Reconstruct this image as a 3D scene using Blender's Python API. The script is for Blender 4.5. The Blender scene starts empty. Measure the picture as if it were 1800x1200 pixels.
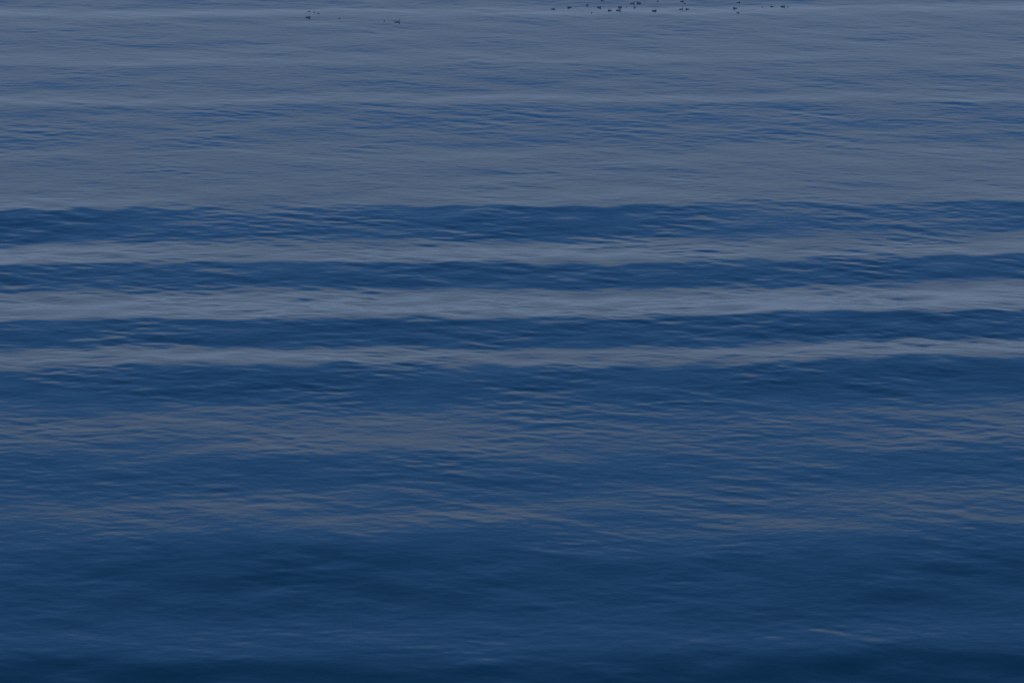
import bpy, bmesh, math, random
import numpy as np

# ------------------------------------------------------------------ camera, sky, light, exposure
sc = bpy.context.scene
CAM_H = 48.0                 # viewpoint: a high deck or low cliff above the water
FOCAL_PX = 7000.0            # 140 mm on a 36 mm sensor, 1800 px wide
TOP_GRAZING = math.radians(12.0)
PITCH = TOP_GRAZING + math.atan(600.0 / FOCAL_PX)

cam_data = bpy.data.cameras.new("camera")
cam_data.sensor_width = 36.0
cam_data.lens = 36.0 * FOCAL_PX / 1800.0
cam_data.clip_start = 0.5
cam_data.clip_end = 60000.0
cam = bpy.data.objects.new("camera", cam_data)
sc.collection.objects.link(cam)
cam.location = (0, 0, CAM_H)
cam.rotation_euler = (math.pi / 2 - PITCH, 0, 0)
sc.camera = cam
cam_data.dof.use_dof = True            # wide open: the near water goes a little soft
cam_data.dof.focus_distance = 195.0
cam_data.dof.aperture_fstop = 1.4

SUN_EL, SUN_AZ = 0.0, 180.0   # the sun is on the horizon behind the viewer
world = bpy.data.worlds.new("World")
sc.world = world
world.use_nodes = True
wn = world.node_tree
bg = wn.nodes["Background"]
sky = wn.nodes.new("ShaderNodeTexSky")
sky.sky_type = 'NISHITA'
sky.sun_disc = False
sky.sun_elevation = math.radians(SUN_EL)
sky.sun_rotation = math.radians(SUN_AZ)
sky.air_density = 1.0
sky.dust_density = 1.0
sky.ozone_density = 3.5
# a bank of thin grey-mauve evening haze lies along the whole horizon under the blue
gen = wn.nodes.new("ShaderNodeTexCoord")
sep = wn.nodes.new("ShaderNodeSeparateXYZ")
wn.links.new(gen.outputs["Generated"], sep.inputs[0])
rise = wn.nodes.new("ShaderNodeMapRange")
rise.interpolation_type = 'SMOOTHSTEP'
rise.inputs["From Min"].default_value = math.sin(math.radians(14.2))
rise.inputs["From Max"].default_value = math.sin(math.radians(18.5))
wn.links.new(sep.outputs["Z"], rise.inputs["Value"])
mix = wn.nodes.new("ShaderNodeMix")
mix.data_type = 'RGBA'
wn.links.new(rise.outputs[0], mix.inputs[0])
mix.inputs[6].default_value = (.258, .348, .525, 1)
wn.links.new(sky.outputs[0], mix.inputs[7])
wn.links.new(mix.outputs[2], bg.inputs[0])
bg.inputs[1].default_value = 0.15

sun_data = bpy.data.lights.new("sun", 'SUN')
sun_data.energy = 0.04        # last light, all but gone
sun_data.angle = math.radians(0.5)
sun_data.color = (1.0, .78, .6)
sun = bpy.data.objects.new("sun", sun_data)
sun.rotation_euler = (math.radians(90.0 - .4), 0, 0)   # shines from behind the viewer, level with the sea
sc.collection.objects.link(sun)

sc.view_settings.view_transform = 'Standard'
sc.view_settings.look = 'None'
sc.view_settings.gamma = 1.0
sc.view_settings.use_curve_mapping = False
sc.view_settings.exposure = 3.1
sc.cycles.max_bounces = 6

rng = np.random.default_rng(11)
random.seed(5)

# ------------------------------------------------------------------ water surface
def row_to_dist(row):
    """distance along the calm sea at which the photograph's row meets it"""
    return CAM_H / np.tan(PITCH + np.arctan((np.asarray(row, float) - 600.0) / FOCAL_PX))

# swell: steepness (degrees, + = face turned to the viewer) where each band of the photo lies
SWELL = [(-60, 0), (-20, 1.2), (0, 1.3), (10, .9), (15, -1.9), (24, -1.6), (30, .4), (60, .5), (84, .4),
         (98, -1.1), (107, -1.5), (112, .4), (140, .4), (160, 0.2), (170, -2.0), (177, -1.8), (184, .5), (220, .2),
         (255, .2), (270, -1.2), (300, -.6), (330, -1.6), (356, -2.6), (362, -2.4), (366, 2.9), (395, 2.1),
         (416, 2.6), (426, -1.8), (440, -4.2), (456, -4.0), (462, 2.6), (480, 2.2), (498, 2.2), (509, -1.6), (525, -4.6),
         (552, -4.4), (560, 2.6), (585, 2.2), (602, 2.6), (613, -3.6), (630, -4.4), (640, 1.6), (665, 3.6),
         (695, 3.0), (716, .2), (755, -.1), (782, .1), (800, 2.2), (835, 3.2), (860, 1.6), (880, 1.0),
         (905, .8), (930, 1.6), (990, 4.6), (1050, 4.4), (1100, 2.4), (1122, 1.6), (1142, 3.0), (1165, 8.0), (1190, 9.0), (1240, 2), (1290, -3)]
rows = np.array([k[0] for k in SWELL], float)
slo = np.tan(np.radians([k[1] for k in SWELL]))
kd = row_to_dist(rows)[::-1]
ks = slo[::-1]
Y0, Y1, DY = -600.0, 1500.0, 0.05
yy = np.arange(Y0, Y1, DY)
# beyond what the photo shows the same kind of swell simply carries on
per = 11.0
s_gen = np.where(((yy + 3.5 * np.sin(yy * .071) + 2 * np.sin(yy * .19 + 1)) % per) < per * .55, .062, -.076) * (0.65 + .35 * np.sin(yy * .043))
def gsmooth(a, sig):
    n = max(1, int(round(4 * sig / DY)))
    k = np.exp(-.5 * (np.arange(-n, n + 1) * DY / sig) ** 2)
    return np.convolve(a, k / k.sum(), mode='same')
s_gen = gsmooth(s_gen, .6)
w_in = np.clip((yy - (kd[0] - 6)) / 6, 0, 1) * np.clip(((kd[-1] + 8) - yy) / 8, 0, 1)
s_all = np.interp(yy, kd, ks) * w_in + s_gen * (1 - w_in)
s_all = gsmooth(s_all, .16)
s_all = s_all - gsmooth(s_all, 15.0) * .85
# a crest stands above the calm level, so it covers water farther out: allow for that when placing it
ahead = np.clip(yy, 60.0, 400.0)
h_all = np.cumsum(s_all / (1.0 + s_all * ahead / CAM_H)) * DY
h_all -= gsmooth(h_all, 26.0)
yy = np.maximum.accumulate(yy - h_all * ahead / CAM_H)

# smooth 2-d value noise from a few random sines (isotropic, no grid)
def noise2(X, Y, scale, n=10, seed=0):
    r = np.random.default_rng(seed)
    out = np.zeros_like(X)
    for i in range(n):
        a = r.uniform(0, math.pi)
        k = 2 * math.pi / (scale * r.uniform(.7, 1.6))
        out += np.sin(k * (math.cos(a) * X + math.sin(a) * Y) + r.uniform(0, 6.283))
    return out / math.sqrt(n / 2)

# wind ripples: a bundle of short-crested wavelets
NR = 130
lam = np.exp(rng.uniform(math.log(.38), math.log(1.7), NR))
dirn = rng.normal(0, math.radians(25), NR) + math.radians(9)
steep = 0.0225 * rng.uniform(.5, 1.4, NR) * (lam / 2.0) ** -.10
rip = []
for l, d, s, p in zip(lam, dirn, steep, rng.uniform(0, 6.283, NR)):
    k = 2 * math.pi / l
    rip.append((k * math.sin(d), k * math.cos(d), s * math.sqrt(2.0 / NR) * 1.5 / k, p, l))

# longer, lazier undulations that cross the swell at a slant
lazy = []
for n in range(26):
    l = math.exp(rng.uniform(math.log(2.2), math.log(5.5))); d = rng.normal(math.radians(14), math.radians(26)); k = 2 * math.pi / l
    lazy.append((k * math.sin(d), k * math.cos(d), .0026 * rng.uniform(.6, 1.4) / k, rng.uniform(0, 6.283)))

# how ruffled the surface is, from the photo's rows: glassy stretches between ruffled ones
RUF = [(-60, .34), (60, .34), (165, .34), (190, .58), (250, .58), (272, .36), (350, .38), (372, .95), (640, .95), (760, .6), (950, .42), (1200, .36)]
rkd = row_to_dist([k[0] for k in RUF])[::-1]
rks = np.array([k[1] for k in RUF])[::-1]

def water_height(X, Y):
    X = np.asarray(X, np.float32); Y = np.asarray(Y, np.float32)
    near = np.exp(-((X / 220.0) ** 2))
    warp = .028 * X + .20 * noise2(X, Y * .6, 34, 8, 1) + .12 * noise2(X, Y * .8, 11, 8, 2)
    warp += .14 * noise2(X, Y, 3.0, 12, 3)
    yc = Y - warp
    amp = np.clip(1.0 + .22 * noise2(X, Y, 22, 8, 4), .4, 1.6)
    h = np.interp(yc, yy, h_all).astype(np.float32) * amp
    ruf = np.interp(yc, rkd, rks).astype(np.float32)
    ruf = ruf * np.clip(.95 + .42 * noise2(X, Y * .8, 6, 12, 5), .2, 2.2)
    hr = np.zeros_like(X)
    for kx, ky, a, p, l in rip:
        hr += a * np.sin(kx * X + ky * Y + p)
    for kx, ky, a, p in lazy:
        h += a * np.sin(kx * X + ky * Y + p)
    fade = np.clip((900 - np.hypot(X, Y)) / 600, 0, 1)
    return (h * fade + hr * ruf * fade).astype(np.float32)

def graded(lo, hi, fine_lo, fine_hi, step, grow):
    a = list(np.arange(fine_lo, fine_hi, step))
    s, x, up = step, a[-1], []
    while x < hi:
        s = min(s * grow, 4000); x += s; up.append(x)
    s, x, dn = step, a[0], []
    while x > lo:
        s = min(s * grow, 4000); x -= s; dn.append(x)
    return np.array(dn[::-1] + a + up)

xs = graded(-30000, 30000, -34.0, 34.0, .095, 1.16)
# depth rows thin out with distance as the view flattens
yl, y = [], 112.0
while y < 252.0:
    yl.append(y); y += .085 * (y / 120.0) ** 1.1
up, s = [], yl[-1] - yl[-2]
y = yl[-1]
while y < 40000:
    s = min(s * 1.12, 4000); y += s; up.append(y)
dn, s, y = [], .1, yl[0]
while y > -6000:
    s = min(s * 1.16, 2000); y -= s; dn.append(y)
ys = np.array(dn[::-1] + yl + up)
nx, ny = len(xs), len(ys)
co = np.empty((ny, nx, 3), np.float32)
for j0 in range(0, ny, 64):
    X, Y = np.meshgrid(xs.astype(np.float32), ys[j0:j0 + 64].astype(np.float32))
    co[j0:j0 + 64, :, 0] = X; co[j0:j0 + 64, :, 1] = Y
    co[j0:j0 + 64, :, 2] = water_height(X, Y)
me = bpy.data.meshes.new("sea")
me.vertices.add(nx * ny)
me.vertices.foreach_set("co", co.ravel())
i = (np.arange(ny - 1)[:, None] * nx + np.arange(nx - 1)[None, :]).ravel()
quads = np.stack([i, i + 1, i + 1 + nx, i + nx], 1).astype(np.int32)
nq = len(quads)
me.loops.add(nq * 4); me.polygons.add(nq)
me.loops.foreach_set("vertex_index", quads.ravel())
me.polygons.foreach_set("loop_start", np.arange(nq, dtype=np.int32) * 4)
me.polygons.foreach_set("loop_total", np.full(nq, 4, np.int32))
me.polygons.foreach_set("use_smooth", np.ones(nq, bool))
me.update(); me.validate()
print("water quads", nq, nx, ny)
sea = bpy.data.objects.new("sea", me)
sea["kind"] = "structure"
sea["label"] = "dark blue open water with low rolling swell and fine wind ripples"
sc.collection.objects.link(sea)

def water_material():
    m = bpy.data.materials.new("sea_water")
    m.use_nodes = True
    nt = m.node_tree; N = nt.nodes; L = nt.links
    b = N["Principled BSDF"]
    b.inputs["Base Color"].default_value = (.001, .076, .084, 1)
    b.inputs["Roughness"].default_value = .07
    b.inputs["IOR"].default_value = 1.333
    geo = N.new("ShaderNodeNewGeometry")
    mp = N.new("ShaderNodeMapping"); mp.inputs["Scale"].default_value = (.55, 1.0, 1.0)
    L.new(geo.outputs["Position"], mp.inputs["Vector"])
    n1 = N.new("ShaderNodeTexNoise"); n1.inputs["Scale"].default_value = 2.6; n1.inputs["Detail"].default_value = 3
    L.new(mp.outputs[0], n1.inputs["Vector"])
    bp = N.new("ShaderNodeBump"); bp.inputs["Strength"].default_value = 1; bp.inputs["Distance"].default_value = .014
    L.new(n1.outputs["Fac"], bp.inputs["Height"])
    L.new(bp.outputs[0], b.inputs["Normal"])
    return m
me.materials.append(water_material())

# ------------------------------------------------------------------ waterfowl resting on the far swell
def bird_material():
    m = bpy.data.materials.new("dark_plumage")
    m.use_nodes = True
    nt = m.node_tree; N = nt.nodes; L = nt.links
    b = N["Principled BSDF"]
    tc = N.new("ShaderNodeTexCoord")
    n = N.new("ShaderNodeTexNoise"); n.inputs["Scale"].default_value = 22; n.inputs["Detail"].default_value = 4
    L.new(tc.outputs["Object"], n.inputs["Vector"])
    r = N.new("ShaderNodeValToRGB")
    r.color_ramp.elements[0].color = (.17, .16, .15, 1); r.color_ramp.elements[0].position = .35
    r.color_ramp.elements[1].color = (.28, .265, .25, 1); r.color_ramp.elements[1].position = .7
    L.new(n.outputs["Fac"], r.inputs["Fac"]); L.new(r.outputs[0], b.inputs["Base Color"])
    b.inputs["Roughness"].default_value = .7
    return m
def bill_material():
    m = bpy.data.materials.new("bill_horn")
    m.use_nodes = True
    nt = m.node_tree; N = nt.nodes; L = nt.links
    b = N["Principled BSDF"]
    tc = N.new("ShaderNodeTexCoord")
    n = N.new("ShaderNodeTexNoise"); n.inputs["Scale"].default_value = 60
    L.new(tc.outputs["Object"], n.inputs["Vector"])
    r = N.new("ShaderNodeValToRGB")
    r.color_ramp.elements[0].color = (.05, .045, .04, 1); r.color_ramp.elements[1].color = (.10, .085, .06, 1)
    L.new(n.outputs["Fac"], r.inputs["Fac"]); L.new(r.outputs[0], b.inputs["Base Color"])
    b.inputs["Roughness"].default_value = .45
    return m
PLUM, BILL = bird_material(), bill_material()

def loft(name, spine, mat, seg=14):
    """one closed skin through oval rings: (x, z, half width, half height, tilt)"""
    bm = bmesh.new()
    rings = []
    for x, z, a, b_, t in spine:
        ring = []
        for k in range(seg):
            u = 2 * math.pi * k / seg
            yv, up = a * math.cos(u), b_ * math.sin(u)
            ring.append(bm.verts.new((x - up * math.sin(t), yv, z + up * math.cos(t))))
        rings.append(ring)
    for r0, r1 in zip(rings, rings[1:]):
        for k in range(seg):
            bm.faces.new((r0[k], r0[(k + 1) % seg], r1[(k + 1) % seg], r1[k]))
    bm.faces.new(rings[0][::-1]); bm.faces.new(rings[-1])
    bmesh.ops.recalc_face_normals(bm, faces=bm.faces)
    for f in bm.faces: f.smooth = True
    m = bpy.data.meshes.new(name)
    bm.to_mesh(m); bm.free()
    m.materials.append(mat)
    return m

# tail -> back -> breast -> neck -> crown; x forward, z up, water line at z = 0
R = math.radians
UP = [(-.235, .085, .010, .006, 0), (-.205, .072, .035, .016, 0), (-.15, .045, .072, .045, R(5)), (-.07, .032, .098, .072, 0),
      (.02, .030, .105, .080, 0), (.10, .036, .092, .074, R(10)), (.155, .060, .066, .058, R(35)), (.178, .100, .040, .038, R(70)),
      (.182, .140, .030, .030, R(85)), (.186, .172, .032, .034, R(60)), (.204, .196, .034, .033, R(15)), (.228, .196, .027, .025, 0), (.244, .192, .014, .014, 0)]
TUCK = [(-.23, .080, .010, .006, 0), (-.20, .068, .036, .016, 0), (-.15, .046, .074, .046, R(5)), (-.07, .036, .102, .076, 0),
        (.02, .036, .110, .086, 0), (.09, .040, .100, .082, R(8)), (.14, .062, .072, .064, R(40)), (.150, .104, .046, .044, R(80)),
        (.130, .130, .038, .036, R(120)), (.100, .140, .033, .030, R(165)), (.078, .136, .022, .020, R(180))]
BILL_UP = [(.238, .191, .013, .010, 0), (.262, .186, .012, .007, 0), (.282, .184, .013, .004, 0), (.290, .184, .006, .002, 0)]
BILL_TUCK = [(.082, .135, .012, .010, 0), (.055, .128, .011, .007, 0), (.035, .122, .008, .004, 0)]
MESH = {"up": (loft("waterbird_body", UP, PLUM), loft("waterbird_bill", BILL_UP, BILL)),
        "tuck": (loft("waterbird_body_resting", TUCK, PLUM), loft("waterbird_bill_resting", BILL_TUCK, BILL))}

def px_to_sea(px, py):
    d = float(row_to_dist(py))
    slant = math.hypot(d, CAM_H) * math.cos(math.atan((py - 600) / FOCAL_PX))
    return (px - 900) / FOCAL_PX * slant, d

FLOCK = "small dark waterbirds floating in a loose flock on the far water"
# pixel x, pixel y, scale, heading (deg, 0 = to the right), pose
T, U = "tuck", "up"
BIRDS = [
    (972, 16.5, .85, 12, T, "resting waterbird on the long flock's outer end, farthest from the sparse tail"),
    (1001, 13.6, .95, 175, T, "resting waterbird second in from the long flock's outer end"),
    (1032, 9.7, .95, 70, U, "upright waterbird swimming away, beside the long flock's two outermost birds"),
    (1040, 23, .62, 95, T, "tiny waterbird straying from the long flock toward the smoother water"),
    (1053, 13.6, .95, 5, T, "resting waterbird between the upright one and the nose-to-tail pair"),
    (1059, 1.5, .8, 160, T, "resting waterbird farthest out behind the dense middle of the long flock"),
    (1072, 19, .95, 178, T, "low resting waterbird, tail end of the nose-to-tail pair"),
    (1087, 18.7, 1.05, 10, U, "raised-head waterbird leading the nose-to-tail pair in the long flock"),
    (1090, 13, .9, 190, T, "resting waterbird just behind the nose-to-tail pair"),
    (1101, 13, .6, 80, T, "tiny waterbird just behind the nose-to-tail pair, next to a resting one"),
    (1111, 6.8, 1.0, 20, U, "raised-head waterbird of the close pair farthest back in the flock"),
    (1123, 6.0, 1.05, 172, T, "resting waterbird of the close pair farthest back in the flock"),
    (1116, 14, .7, 140, T, "small faint waterbird in front of the close pair farthest back"),
    (1150, 19.6, 1.1, 3, T, "largest waterbird of the long flock, resting alone with open water around"),
    (1156, 3.0, .7, 60, U, "small upright waterbird behind the flock's largest resting bird"),
    (1197, 16.7, .85, 30, U, "raised-head waterbird of the touching pair past the largest resting bird"),
    (1208, 16.7, .85, 200, T, "resting waterbird of the touching pair past the largest resting bird"),
    (1199, 3.0, .85, 15, T, "resting waterbird behind the touching pair, larger of two there"),
    (1204, 6.5, .65, 110, T, "tiny waterbird behind the touching pair, smaller of two there"),
    (1292, 15.2, .9, 175, T, "largest waterbird of the trio leading the sparse tail"),
    (1297, 23, .75, 20, T, "waterbird of the sparse-tail trio swimming toward the swell"),
    (1298, 5, .75, 0, T, "waterbird of the sparse-tail trio floating farthest out"),
    (1340, 13, .6, 70, T, "tiny lone waterbird in the gap of the sparse tail"),
    (1357, 12, .7, 165, T, "small resting waterbird beside the last pair of the sparse tail"),
    (1376, 12, .95, 8, T, "larger resting waterbird of the last pair of the sparse tail"),
    (1385, 13, .6, 100, U, "tiny upright waterbird at the very end of the sparse tail"),
    (541.5, 31, 1.1, 4, T, "largest waterbird of the small separate cluster, head tucked"),
    (552, 22, .65, 75, U, "tiny upright waterbird in the small separate cluster"),
    (560, 24, .65, 150, T, "tiny resting waterbird at the small cluster's edge facing the long flock"),
    (543, 21, .65, 20, T, "tiny resting waterbird right behind the small cluster's largest bird"),
    (597, 33, .6, 170, T, "tiny lone waterbird between the small cluster and the separate couple"),
    (675, 37.5, .6, 60, T, "tiny waterbird of the separate couple, apart from both flocks"),
    (698, 39, 1.05, 8, U, "larger raised-head waterbird of the separate couple, apart from both flocks")]
for px, py, s_, hd, pose, words in BIRDS:
    x, y = px_to_sea(px, py)
    # settle the bird on the swell that really stands there
    for _ in range(6):
        z = float(water_height(np.array([[x]]), np.array([[y]]))[0, 0])
        y = float(row_to_dist(py)) * (CAM_H - z) / CAM_H
        x = px_to_sea(px, py)[0] * (CAM_H - z) / CAM_H
    z = float(water_height(np.array([[x]]), np.array([[y]]))[0, 0])
    body = bpy.data.objects.new("waterbird", MESH[pose][0])
    body.location = (x, y, z - .022); body.scale = (s_ * .65,) * 3
    body.rotation_euler = (0, 0, math.radians(hd))
    body["label"] = words
    body["category"] = "bird"
    body["group"] = FLOCK
    sc.collection.objects.link(body)
    bill = bpy.data.objects.new("bill", MESH[pose][1])
    bill.parent = body
    sc.collection.objects.link(bill)
